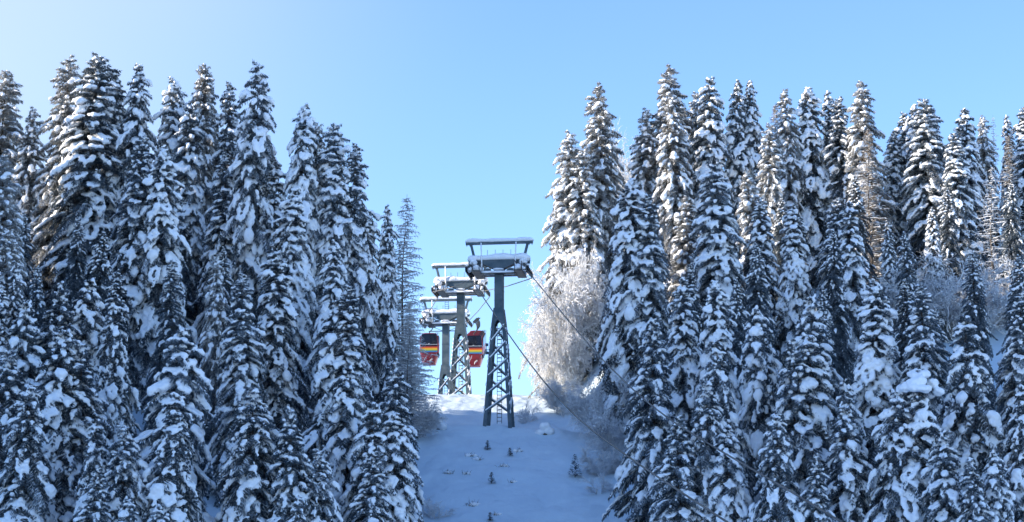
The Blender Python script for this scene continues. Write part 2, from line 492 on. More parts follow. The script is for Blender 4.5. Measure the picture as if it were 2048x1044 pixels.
def larch(seed, H=20, Rb=2.6, wood='bark', twig='frost_grey', snowy=0.35, dense=1.0, topbare=0.12, trunk_r=.17):
    g = np.random.default_rng(seed)
    T, W, SN = Segs(), Segs(), Segs()
    up = np.array([0, 0, 1.0])
    ax = lambda z: np.array([.12 * math.sin(z * .35 + seed), .1 * math.sin(z * .5 + seed * 2), z])
    for i in range(16):
        z0, z1 = -1 + (H + 1) * i / 16, -1 + (H + 1) * (i + 1) / 16
        f = lambda q: max(.012, trunk_r * (1 - max(0, q) / H))
        T.add(ax(z0), ax(z1), f(z0), f(z1))
    z = H - .4; a = 0
    while z > .06 * H:
        t = (H - z) / H
        Rz = Rb * min(1, t * 1.25 + .06) ** .8
        for k in range(int(3 * dense) + (1 if t > .2 else 0)):
            a += 2.4 + g.normal(0, .4)
            L = Rz * g.uniform(.5, 1.15)
            d = np.array([math.cos(a), math.sin(a), g.uniform(-.15, .25)])
            p = ax(z); n = max(4, int(L / .28)); st = L / n
            prev = p
            for i in range(n):
                s = (i + 1) / n
                q = prev + unit(d + up * (.15 - .75 * s + .55 * s * s) + g.normal(0, .12, 3)) * st
                W.add(prev, q, .028 * (1 - s) + .012, .028 * (1 - s) + .008)
                if snowy and g.random() < snowy: SN.add(prev + up * .03, q + up * .03, .045, .03)
                if not (t < topbare and g.random() < .6):
                    for _ in range(int(3 * dense)):
                        dd = unit(d * .5 + g.normal(0, .55, 3) - up * g.uniform(.2, 1.1))
                        l2 = g.uniform(.15, .55) * (1 - .4 * s)
                        m1 = q + dd * l2 * .5; m2 = m1 + unit(dd - up * .7) * l2 * .5
                        W.add(q, m1, .016, .012); W.add(m1, m2, .012, .006)
                prev = q
        z -= .26 + .10 * t
    return dict(trunk=T.mesh('trunk', M[wood], 8), crown=W.mesh('crown', M[twig]), snow=SN.mesh('snow', M['snow'], 4) if SN.a else None, H=H)

def frost_tree(seed, H=8, spread=.8, wood='frost', twig='frost', stems=6, levels=3, snowy=.1, arch=.1):
    """bushy deciduous tree or shrub covered with hoar frost"""
    g = np.random.default_rng(seed)
    T, W, SN = Segs(), Segs(), Segs()
    up = np.array([0, 0, 1.0])
    def grow(p, d, L, r, lev):
        n = (6, 5, 4, 3)[lev]
        prev = p
        for i in range(n):
            d = unit(d + g.normal(0, .12, 3) + up * ((.05 if lev == 0 else 0) - arch * (i + lev) / 4))
            q = prev + d * L / n
            (T if lev == 0 else W).add(prev, q, max(.009, r * (1 - i / n * .5)), max(.007, r * (1 - (i + 1) / n * .5)))
            if g.random() < snowy * (1 if lev < 3 else .4): SN.add(prev + up * (r + .01), q + up * (r + .01), r * .8 + .025, r * .8 + .015)
            if lev < levels and (i > 0 or lev > 0):
                for _ in range((3, 3, 3)[lev]):
                    side = unit(np.cross(d, g.normal(0, 1, 3)))
                    dd = unit(d * g.uniform(.7, 1.2) + side * g.uniform(.5, .9))
                    grow(q, dd, L * g.uniform(.30, .48), max(.011, r * .45), lev + 1)
            prev = q
    for k in range(stems):
        a = 6.283 * k / stems + g.uniform(-.5, .5)
        sp = spread * g.uniform(.5, 1.2)
        d = unit(np.array([math.cos(a) * sp, math.sin(a) * sp, 1.0]))
        grow(np.array([math.cos(a) * .15, math.sin(a) * .15, -.3]), d, H * g.uniform(.55, .85), .03 + .005 * H, 0)
    top = max(b[2] for b in W.b)
    return dict(trunk=T.mesh('trunk', M[wood], 5), crown=W.mesh('crown', M[twig]), snow=SN.mesh('snow', M['snow'], 4) if SN.a else None, H=top)

VAR = {
    'heavy':  [spruce(1, Rb=4.5, load=0.93, lump=1.06, droop=1.0, frosty=0.91, power=.60), spruce(2, Rb=4.3, load=0.97, lump=1.22, droop=1.2, frosty=0.85, power=.56),
               spruce(13, Rb=4.6, load=0.91, lump=0.95, droop=.85, frosty=0.98, power=.64)],
    'dark':   [spruce(3, Rb=4.7, load=0.73, lump=1.11, droop=.75, frosty=0.59, dense=1.05, power=.52)],
    'narrow': [spruce(4, Rb=3.3, load=0.95, lump=1.06, droop=1.1, frosty=0.85, power=.60), spruce(5, Rb=3.2, load=0.93, lump=1.01, droop=1.3, frosty=0.91, power=.64)],
    'fine':   [spruce(6, Rb=4.3, load=0.91, lump=0.83, droop=.70, frosty=1.10, needles='needles_frost', power=.60), spruce(7, Rb=4.0, load=0.93, lump=0.95, droop=.9, frosty=1.10, needles='needles_frost', power=.56)],
    'small':  [spruce(8, H=15, Rb=4.2, load=0.93, lump=0.98, droop=1.0, frosty=0.91, power=.72), spruce(9, H=15, Rb=4.0, load=0.91, lump=0.90, droop=.8, frosty=1.04, power=.78),
               spruce(14, H=15, Rb=4.2, load=0.97, lump=1.11, droop=1.2, frosty=0.85, power=.68), spruce(15, H=16, Rb=3.8, load=0.95, lump=0.95, droop=1.35, frosty=0.91, power=.74)],
    'shade':  [spruce(20, Rb=4.0, load=.30, lump=.9, droop=.9, frosty=.15, power=.65)],
    'mush':   [spruce(10, H=15, Rb=3.4, load=.85, lump=1.1, droop=1.0, frosty=.6, mush=True, power=.62)],
    'lean':   [spruce(12, Rb=4.6, load=.88, lump=.95, droop=1.0, frosty=1.0, lean=.05, needles='needles_frost', power=.62)],
    'larch':  [larch(21, 20, 3.2, dense=1.6, snowy=.5), larch(24, 20, 3.2, dense=2.2, snowy=.7, twig='frost'), larch(25, 20, 3.4, dense=2.2, snowy=.7, twig='frost')],
    'brown':  [larch(22, 22, 2.9, twig='frost_warm', dense=1.6, snowy=.5, topbare=0)],
    'bare':   [larch(23, 20, 2.6, twig='frost', dense=.8, snowy=.5)],
    'bush':   [frost_tree(31, 8, .75, snowy=.3), frost_tree(36, 8, .6, snowy=.3)],
    'white':  [frost_tree(32, 9, .5, wood='frost', twig='frost_white', stems=9, snowy=.45), frost_tree(35, 9, .6, wood='frost', twig='frost_white', stems=9, snowy=.45)],
    'crownfrost': [frost_tree(33, 14, .35, wood='frost_warm', twig='frost_white', stems=5, snowy=.3)],
    'shrub':  [frost_tree(34, 4, .9, stems=7, levels=2, snowy=.2)],
}
NAMES = {'larch': 'frosted_larch', 'brown': 'frosted_larch', 'bare': 'frosted_larch', 'bush': 'frosted_shrub', 'white': 'frosted_tree',
         'crownfrost': 'frosted_tree', 'shrub': 'frosted_shrub'}
used = {}
def plant(kind, base, h, ws, label, group, rot=None, cat=None, sink=.3):
    vs = VAR[kind]; n = used.get(kind, 0); used[kind] = n + 1
    v = vs[n % len(vs)]
    t = empty(NAMES.get(kind, 'snowy_spruce'), (base[0], base[1], base[2] - sink), rnd.uniform(0, 6.283) if rot is None else rot)
    s = h / v['H']
    ws *= rnd.uniform(.98, 1.22) if t.name.startswith('snowy') else 1
    t.rotation_euler[0] = rnd.gauss(0, .014); t.rotation_euler[1] = rnd.gauss(0, .014)
    t.scale = (s * ws * rnd.uniform(.96, 1.04), s * ws, s)
    tag(t, label, cat or ('shrub' if 'shrub' in t.name else 'tree'), group)
    for part in ('trunk', 'crown', 'snow'):
        if v[part]:
            o = link(part, v[part], t)
            if part == 'snow' and not t.name.startswith('snowy'): o['kind'] = 'stuff'      # loose rime on hundreds of twigs
    return t

def solve_depth(px, py, h, d0=135, d1=226):
    best = None
    for d in np.arange(d0, d1, .5):
        p = P(px, py, d); e = abs(ground(p.x, d) + h - p.z)
        if best is None or e < best[0]: best = (e, d)
    return best[1]

# ------------------------------------------------------------------ the forest: kind, top px, top py, height, width scale, depth (0 = from the slope), label
GL, GR = 'snow-laden trees of the left forest', 'snow-laden trees of the right forest'
LEFT = [
 ('fine', 6, 137, 27, 1.10, 207, 'sunlit snowy spruce cut by the left edge of the photo, on the skyline'),
 ('fine', 62, 214, 24, .85, 207, 'lower sunlit spruce between the left edge and the double-topped spruce'),
 ('fine', 130, 112, 28, 1.0, 207, 'tall sunlit spruce with a rounded snowy top, second big one on the left skyline'),
 ('dark', 195, 113, 28, 1.02, 0, 'broad dark spruce with sparse snow and a pointed top, widest on the left skyline'),
 ('narrow', 237, 146, 26, .8, 205, 'small spruce top peeping out just right of the broad dark spruce'),
 ('heavy', 285, 125, 27, .80, 0, 'slim spire-like snowy spruce right of the broad dark spruce on the skyline'),
 ('heavy', 350, 158, 26, .85, 208, 'spruce with a bare tip above big drooping snow shoulders on the left skyline'),
 ('dark', 397, 150, 26, .62, 208, 'dark narrow spruce top just left of the twin tops on the skyline'),
 ('fine', 411, 124, 26, .7, 205, 'left one of the twin sunlit spruce tops on the left skyline'),
 ('fine', 428, 127, 26, .7, 205, 'right one of the twin sunlit spruce tops on the left skyline'),
 ('heavy', 467, 166, 25, .85, 205, 'rounded snow-heavy spruce between the twin tops and the tall right-hand spruce'),
 ('heavy', 514, 127, 28, .92, 0, 'tall spruce with a bushy flat top, last high one before the left forest steps down'),
 ('heavy', 606, 209, 26, .82, 0, 'spruce with a blunt dark tip, first lower step of the left skyline'),
 ('fine', 621, 240, 25, .75, 200, 'snow-white spruce crowding the right side of the blunt-tipped spruce'),
 ('narrow', 647, 264, 24, .75, 200, 'thin-tipped spruce in the notch between two larger skyline spruces on the left'),
 ('dark', 668, 247, 25, .82, 200, 'pointed dark-green spruce with outspread top twigs near the gap side of the left forest'),
 ('heavy', 699, 286, 25, .85, 200, 'spruce with a needle-thin tip sloping down toward the cableway gap'),
 ('heavy', 671, 337, 22, .8, 0, 'spruce with a pale snow-dusted top in front of the pointed dark-green spruce'),
 ('heavy', 735, 420, 20, .8, 200, 'spruce with a heavy shoulder of snow overhanging the gap on the left'),
 ('narrow', 778, 408, 19, .85, 200, 'slender frosted spruce with a spiky tip standing left of the bare larch'),
 ('heavy', 276, 268, 25, .95, 0, 'snow-heavy spruce in the second row below the slim spire'),
 ('heavy', 382, 214, 25, .90, 0, 'pillowy snowy spruce in front of the twin sunlit tops'),
 ('heavy', 331, 300, 24, 1.0, 0, 'very white spruce with big round snow pillows, second row of the left forest'),
 ('heavy', 455, 300, 23, .9, 0, 'shaded spruce below the tall bushy-topped spruce, second row'),
 ('heavy', 540, 320, 22, .9, 0, 'shaded snowy spruce under the first lower step of the left skyline'),
 ('heavy', 586, 378, 22, .92, 0, 'spruce with round snow lumps down its middle, below the blunt-tipped spruce'),
 ('fine', 18, 300, 24, 1.0, 0, 'drooping snowy spruce at the left edge, below the skyline spruce'),
 ('fine', 14, 452, 21, .9, 0, 'small pointed spruce at the left edge halfway up the photo'),
 ('narrow', 34, 520, 19, .9, 0, 'narrow spruce near the left edge beside the dark hollow'),
 ('fine', 98, 380, 23, .75, 208, 'half-lit spruce standing behind the left flank of the broad dark spruce'),
 ('fine', 436, 507, 19, .70, 0, 'small spruce with a sunlit yellowish tip in the middle of the left forest'),
 ('heavy', 488, 543, 19, .95, 0, 'spruce with a rounded sun-touched top right of the yellowish tip'),
 ('heavy', 573, 500, 20, 1.0, 0, 'big white spruce with a sunlit upper crown left of the tapered pale spruce'),
 ('heavy', 667, 478, 20, .75, 0, 'tapered pale spruce with small knobs of snow at its tip'),
 ('heavy', 692, 567, 19, .95, 0, 'spruce with forked tip in the middle of the gap side of the left forest'),
 ('narrow', 7, 553, 18, 1.0, 0, 'spruce half cut by the left edge, below the dark hollow'),
 ('small', 46, 600, 16, 1.0, 0, 'drooping spruce near the left edge in the third row'),
 ('small', 123, 557, 17, .95, 0, 'dark-tipped spruce below the broad dark spruce, left of its lighter twin'),
 ('small', 169, 555, 17, .95, 0, 'spruce with a bare candle tip below the broad dark spruce'),
 ('small', 227, 585, 17, .95, 0, 'spruce with tiered snow collars, right of the candle-tipped spruce'),
 ('small', 113, 655, 17, 1.12, 0, 'wide bushy spruce in the lower left, third row'),
 ('small', 167, 680, 16, 1.15, 0, 'wide spruce with hanging snow clumps right of the bushy lower-left spruce'),
 ('small', 348, 648, 19, 1.05, 0, 'well-shaped cone spruce in the lower left with a dark gap on both sides'),
 ('small', 191, 830, 13, .95, 0, 'young narrow spruce near the bottom left, first of a group of three'),
 ('small', 246, 848, 13, 1.1, 0, 'young spruce with a wide skirt, second of the bottom-left group of three'),
 ('small', 188, 934, 11, .95, 0, 'small spruce cut by the bottom edge in front of the young narrow spruce'),
 ('small', 261, 992, 10, 1.0, 0, 'small snowy tip at the bottom edge right of the cut-off small spruce'),
 ('small', 353, 775, 16, 1.10, 0, 'spruce overlapping the front of the cone spruce at lower left'),
 ('small', 503, 770, 16, 1.05, 0, 'spruce hung with long white snow tongues at lower centre-left'),
 ('small', 584, 812, 15, .95, 0, 'slim shaded spruce right of the spruce with snow tongues'),
 ('small', 314, 1004, 10, 1.0, 0, 'rounded snowy tip at the bottom edge under the cone spruce'),
 ('small', 590, 985, 10, .9, 0, 'low tip at the bottom edge under the slim shaded spruce'),
 ('small', 673, 590, 18, 1.05, 0, 'large spruce with layered snow shelves, mid-height near the gap on the left'),
 ('small', 789, 716, 16, .95, 0, 'dense spruce next to the ski piste with a rounded hood of snow'),
 ('small', 695, 730, 16, 1.0, 0, 'spruce in the lower gap-side group, highest of the front ones'),
 ('small', 741, 795, 15, 1.05, 0, 'spruce in the lower gap-side group standing behind the front right one'),
 ('small', 642, 897, 12, 1.05, 0, 'spreading young spruce at the bottom, left in the gap-side group'),
 ('small', 743, 901, 12, 1.05, 0, 'spreading young spruce at the bottom, middle of the gap-side group'),
 ('small', 792, 822, 14, 1.0, 0, 'spruce at the left edge of the piste with broad snow plates near the bottom'),
 ('small', 60, 760, 15, 1.1, 0, 'shaded spruce at lower left with its foot hidden by the bottom edge'),
 ('small', 8, 700, 15, 1.0, 0, 'shaded spruce cut by the left edge at lower left'),
 ('larch', 803, 391, 20.5, 1.1, 203, 'bare frosted larch with a wispy top beside the cableway gap'),
 ('larch', 770, 480, 17, 1.0, 201, 'smaller frosted larch hidden beside the bare wispy larch'),
]
RIGHT = [
 ('lean', 1146, 268, 26, 1.02, 228, 'spruce with a curled snow-capped tip, first of the right skyline beside the gap'),
 ('fine', 1122, 372, 19, 1.05, 227, 'shorter sunlit spruce at the very edge of the gap, left of the curled-tip spruce'),
 ('fine', 1172, 300, 22, 1.0, 226, 'sunlit spruce squeezed between the curled-tip spruce and the first high one'),
 ('fine', 1200, 166, 27, 1.0, 229, 'tall sunlit spruce, first high one right of the gap'),
 ('crownfrost', 1285, 197, 24, .55, 235, 'rounded white frosted crown between two tall sunlit spruces'),
 ('fine', 1288, 216, 26, .9, 230, 'sunlit spruce standing in front of the rounded white frosted crown'),
 ('fine', 1334, 133, 28, .92, 231, 'highest spruce of the right skyline with a dark bushy tip'),
 ('fine', 1350, 186, 26, .85, 226, 'white spruce covering the front of the highest right-hand spruce'),
 ('fine', 1394, 180, 26, .8, 232, 'spruce pressed against the left of the fourth high tip on the right'),
 ('heavy', 1411, 153, 27, .85, 229, 'slim high spruce midway between the highest spruce and the pair of thin tips'),
 ('narrow', 1475, 155, 27, .95, 230, 'left one of the pair of thin tips on the right skyline'),
 ('narrow', 1504, 160, 27, .85, 232, 'right one of the pair of thin tips on the right skyline'),
 ('brown', 1552, 205, 26, .8, 233, 'frosted brownish tree behind the spruce near the middle of the right skyline'),
 ('fine', 1572, 176, 26, .85, 230, 'spruce with a thin sunlit tip, middle of the right skyline'),
 ('heavy', 1618, 171, 27, .85, 231, 'spruce with a dark tip over a drooping white crown, left of the smaller twin'),
 ('narrow', 1650, 180, 26, .85, 233, 'smaller twin right of the spruce with the drooping white crown'),
 ('heavy', 1681, 193, 26, .9, 230, 'spruce with a pointed pale tip left of the tallest right-hand lit spruce'),
 ('fine', 1728, 160, 28, .95, 228, 'tall lit spruce rising behind the beige frosted larch'),
 ('brown', 1731, 252, 23, .95, 222, 'beige frosted larch with drooping branches lit by the sun'),
 ('narrow', 1782, 262, 24, .9, 231, 'small shaded spruce in the dip right of the beige larch'),
 ('heavy', 1814, 219, 25, .75, 231, 'leftmost tip of the cluster of four spruce tops on the right'),
 ('heavy', 1830, 208, 26, .75, 230, 'second tip of the cluster of four spruce tops on the right'),
 ('dark', 1848, 197, 26, .95, 227, 'highest tip of the cluster of four spruce tops, with a wide dark crown'),
 ('heavy', 1867, 213, 26, .75, 231, 'rightmost tip of the cluster of four spruce tops on the right'),
 ('heavy', 1929, 213, 26, .85, 229, 'snowy spruce with two close tips, right of the cluster of four'),
 ('dark', 1909, 266, 24, .85, 222, 'dark spruce with a broad snow shelf in front of the two close tips'),
 ('fine', 1962, 230, 25, .75, 232, 'pale thin spruce beside a bare tip near the right edge'),
 ('bare', 1978, 234, 25, .6, 233, 'bare thin treetop between pale spruces near the right edge'),
 ('narrow', 2011, 230, 25, .8, 231, 'spruce with a bright tip near the right edge'),
 ('brown', 2019, 268, 23, .85, 224, 'brownish frosted larch near the right edge'),
 ('dark', 2040, 213, 26, .75, 229, 'dark spruce cut by the right edge on the skyline'),
 ('bare', 1975, 330, 22, 1.1, 210, 'frosted leafless larch with level branches right of the dark spruce'),
 ('heavy', 1248, 356, 23, .95, 198, 'blue-shaded spruce with fan branches, first one right of the tower and gap'),
 ('heavy', 1290, 382, 22, .95, 197, 'blue-shaded spruce overlapping the fan-branched one on its right'),
 ('fine', 1367, 390, 22, .8, 208, 'sunlit young spruce between the shaded spruces of the right forest'),
 ('heavy', 1433, 325, 24, 1.0, 200, 'large shaded spruce with a dark tip in the middle of the right forest front'),
 ('fine', 1504, 338, 23, .85, 208, 'half-lit spruce right of the large shaded dark-tipped spruce'),
 ('fine', 1535, 247, 25, .9, 224, 'sunlit spruce with even tiers below the skyline of the right forest'),
 ('narrow', 1521, 393, 22, .95, 201, 'narrow shaded spruce with a column of snow lumps'),
 ('heavy', 1581, 408, 22, .9, 200, 'spruce with an umbrella of snow under its tip'),
 ('heavy', 1669, 396, 22, .9, 201, 'left one of two shaded spruces under the beige larch'),
 ('heavy', 1702, 400, 22, .95, 199, 'right one of two shaded spruces under the beige larch'),
 ('narrow', 1777, 440, 21, .95, 202, 'shaded spruce on the left of the frosted thicket'),
 ('narrow', 1867, 413, 21, .62, 205, 'thin young spruce with a sunlit top rising from the frosted thicket'),
 ('heavy', 1737, 560, 20, 1.0, 0, 'tall shaded spruce with hanging snow right of a dark hollow'),
 ('heavy', 1852, 560, 20, .95, 0, 'shaded spruce in front of the frosted thicket'),
 ('small', 1306, 637, 18, 1.05, 0, 'spruce with a sunlit knob at its tip, crossed by the upper cable'),
 ('heavy', 1364, 552, 19, .9, 0, 'shaded spruce above and right of the sunlit-knob spruce'),
 ('heavy', 1434, 560, 19, .9, 0, 'shaded spruce with hanging snow right in the middle of the right forest'),
 ('small', 1518, 611, 18, .95, 0, 'narrow spruce with round lumps, middle of the lower right forest'),
 ('small', 1443, 674, 17, .95, 0, 'spruce with a hooded tip left of the round-lumped narrow spruce'),
 ('small', 1405, 757, 16, .8, 0, 'thin dark spruce between the sunlit-knob spruce and the hooded one'),
 ('small', 1361, 829, 14, 1.0, 0, 'young spruce at the bottom between the two cables'),
 ('small', 1460, 848, 13, 1.0, 0, 'young spruce with a fine tip under the upper cable'),
 ('small', 1553, 817, 15, 1.05, 0, 'broad tiered spruce crossed by the cable near the bottom right'),
 ('small', 1623, 590, 18, .95, 0, 'shaded spruce behind the pair with a small gold tip'),
 ('small', 1592, 675, 17, .9, 0, 'spruce with a small gold tip in the lower right forest'),
 ('small', 1619, 663, 17, 1.05, 0, 'dark spruce with white pads right beside the gold-tipped one'),
 ('small', 1694, 748, 15, .8, 0, 'pale young spruce in the lower right before the dark hollow'),
 ('small', 1681, 810, 14, 1.05, 0, 'spruce with fan tiers at the bottom, left of the dark hollow'),
 ('small', 1621, 906, 12, .95, 0, 'young spruce at the bottom edge above the end of the cable'),
 ('mush', 1835, 738, 16, 1.05, 0, 'spruce bent under a mushroom of snow'),
 ('small', 1792, 777, 15, 1.0, 0, 'pointed spruce standing in front of the mushroom of snow'),
 ('small', 1932, 622, 18, 1.08, 0, 'large spruce with a bright sunlit top in the lower right'),
 ('small', 1888, 860, 13, .95, 0, 'young spruce at the bottom in front of the bright-topped one'),
 ('small', 1946, 912, 12, .85, 0, 'small slim spruce at the bottom, lower right group'),
 ('small', 1996, 899, 12, .8, 0, 'snow-plastered small spruce near the bottom right corner'),
 ('heavy', 2028, 584, 19, 1.0, 0, 'shaded spruce at the right edge beside the bright-topped spruce'),
 ('small', 2040, 760, 15, 1.0, 0, 'dark spruce cut by the right edge at the lower right'),
 ('white', 1148, 472, 16, .50, 224, 'white hoarfrosted broadleaf tree glowing in the sun at the gap'),
 ('white', 1118, 600, 10, .5, 222, 'lower hoarfrosted tree in the sun leaning toward the mound'),
 ('white', 1112, 750, 6, .75, 216, 'sunlit frosted bush at the foot of the hoarfrosted tree'),
 ('bush', 1205, 735, 9, .62, 196, 'tall blue-shaded frosted thicket right of the piste, upper one'),
 ('bush', 1225, 800, 8, .75, 190, 'blue-shaded frosted thicket right of the piste, middle one'),
 ('bush', 1205, 885, 5, .85, 185, 'low blue-shaded frosted thicket spilling onto the piste'),
 ('bush', 1880, 520, 12, 1.1, 205, 'frosted thicket under the dark spruce near the right edge'),
 ('bush', 1955, 500, 13, 1.1, 207, 'frosted thicket of thin stems at the right edge'),
 ('bush', 1810, 545, 11, 1.0, 204, 'frosted thicket left of the thin sun-topped spruce'),
 ('larch', 826, 600, 12, 1.25, 200, 'low wide frosted larch with arching fronds nearest the left gondola'),
 ('bush', 832, 790, 4.0, .75, 195, 'arching frosted thicket spilling onto the piste from the left'),
 ('larch', 816, 655, 10, 1.5, 194, 'frosted larch with drooping fronds just behind the left piste edge'),
 ('shrub', 1053, 797, 2.4, .75, 213, 'small white frosted shrub right of the front tower foot'),
 ('shrub', 870, 988, 2.2, 1.1, 176, 'low twiggy shrub at the lower left edge of the piste'),
 ('shrub', 1200, 945, 2.6, 1.1, 181, 'low frosted shrub at the lower right edge of the piste'),
]
for rows, grp in ((LEFT, GL), (RIGHT, GR)):
    for kind, px, py, h, ws, d, label in rows:
        if not d: d = solve_depth(px, py, h, 135, 226 if px > 1024 else (205 if px < 500 else 200))
        p = P(px, py, d)
        gz = ground(p.x, d)
        hh = p.z - gz
        if not (h * .7 < hh < h * 1.45): print('tree', label[:40], px, py, 'd', round(d), 'h', round(hh, 1), 'wanted', h)
        plant(kind, (p.x, d, gz), hh + .3, ws * (h / hh) ** .5, label, grp)

# trees seen only in the gaps between the others
fill = [(-50, 206), (-44, 203), (-39, 206), (-33, 203), (-29, 204), (-24, 201), (-18, 198), (-41, 194), (-34, 192), (-27, 193), (-46, 186), (-37, 183),
        (-30, 181), (-21, 186), (-16, 190), (-25, 176), (-33, 172), (-40, 174), (-47, 196), (-22, 195)]
for x, y in fill:
    plant('shade', (x, y, ground(x, y)), rnd.uniform(15, 18), .95,
          'shaded snowy spruce mostly hidden behind the nearer rows of the left forest', 'half-hidden spruces of the left forest')
for x, y in [(14, 205), (19, 211), (17, 196), (24, 203), (28, 212), (23, 193), (32, 204), (36, 213), (30, 193), (45, 211), (52, 214), (54, 208),
             (37, 190), (20, 183), (27, 181), (34, 179), (41, 184), (16, 188), (26, 172), (35, 170), (43, 176)]:
    plant('shade', (x, y, ground(x, y)), rnd.uniform(14, 17), .95,
          'shaded snowy spruce mostly hidden behind the nearer rows of the right forest', 'half-hidden spruces of the right forest')

for x, y in [(-56, 196), (-63, 192), (-71, 190), (-56, 188), (-62, 184), (-69, 183)]:  # spruces added out of view to shade the front of the left forest
    plant('heavy', (x, y, ground(x, y)), rnd.uniform(28, 31), .95,
          'shaded snowy spruce at the outer left of the left forest', 'unseen spruces added left of the left forest for shade')
# ------------------------------------------------------------------ cableway towers
YAW = math.atan2(0.131, 1)      # the line runs a little to the right towards the viewer
def lumpy_cap(x0, x1, y0, y1, z0, h, step=.22, seed=0, sag=.04):
    """a soft ridge of snow lying on a beam"""
    mb = MB(); nx = max(2, int((x1 - x0) / step)); ny = 7
    V = []; F = []
    for i in range(nx + 1):
        x = x0 + (x1 - x0) * i / nx
        e = min(1, min(i, nx - i) / 1.6 + .25)
        for j in range(ny):
            a = math.pi * j / (ny - 1); c = -math.cos(a)
            hh = h * (1 + .35 * mnoise.noise(Vector((x * 1.1, seed, j * .3)))) * e ** .5
            y = (y0 + y1) / 2 + c * (y1 - y0) / 2 * (1 + .10 * mnoise.noise(Vector((x * 1.5, seed + 4, j * .5))))
            zz = z0 + hh * min(1, math.sin(a) * 1.5) - (sag * (1 + mnoise.noise(Vector((x * 2, seed, 8)))) if j in (0, ny - 1) else 0)
            V.append((x, y, zz))
    for i in range(nx):
        for j in range(ny - 1):
            a = i * ny + j; F.append((a, a + 1, a + 1 + ny, a + ny))
        a = i * ny; F.append((a + ny - 1, a, a + ny, a + 2 * ny - 1))
    F.append(tuple(range(ny))); F.append(tuple(range(nx * ny, nx * ny + ny))[::-1])
    mb.add(V, F); return mb

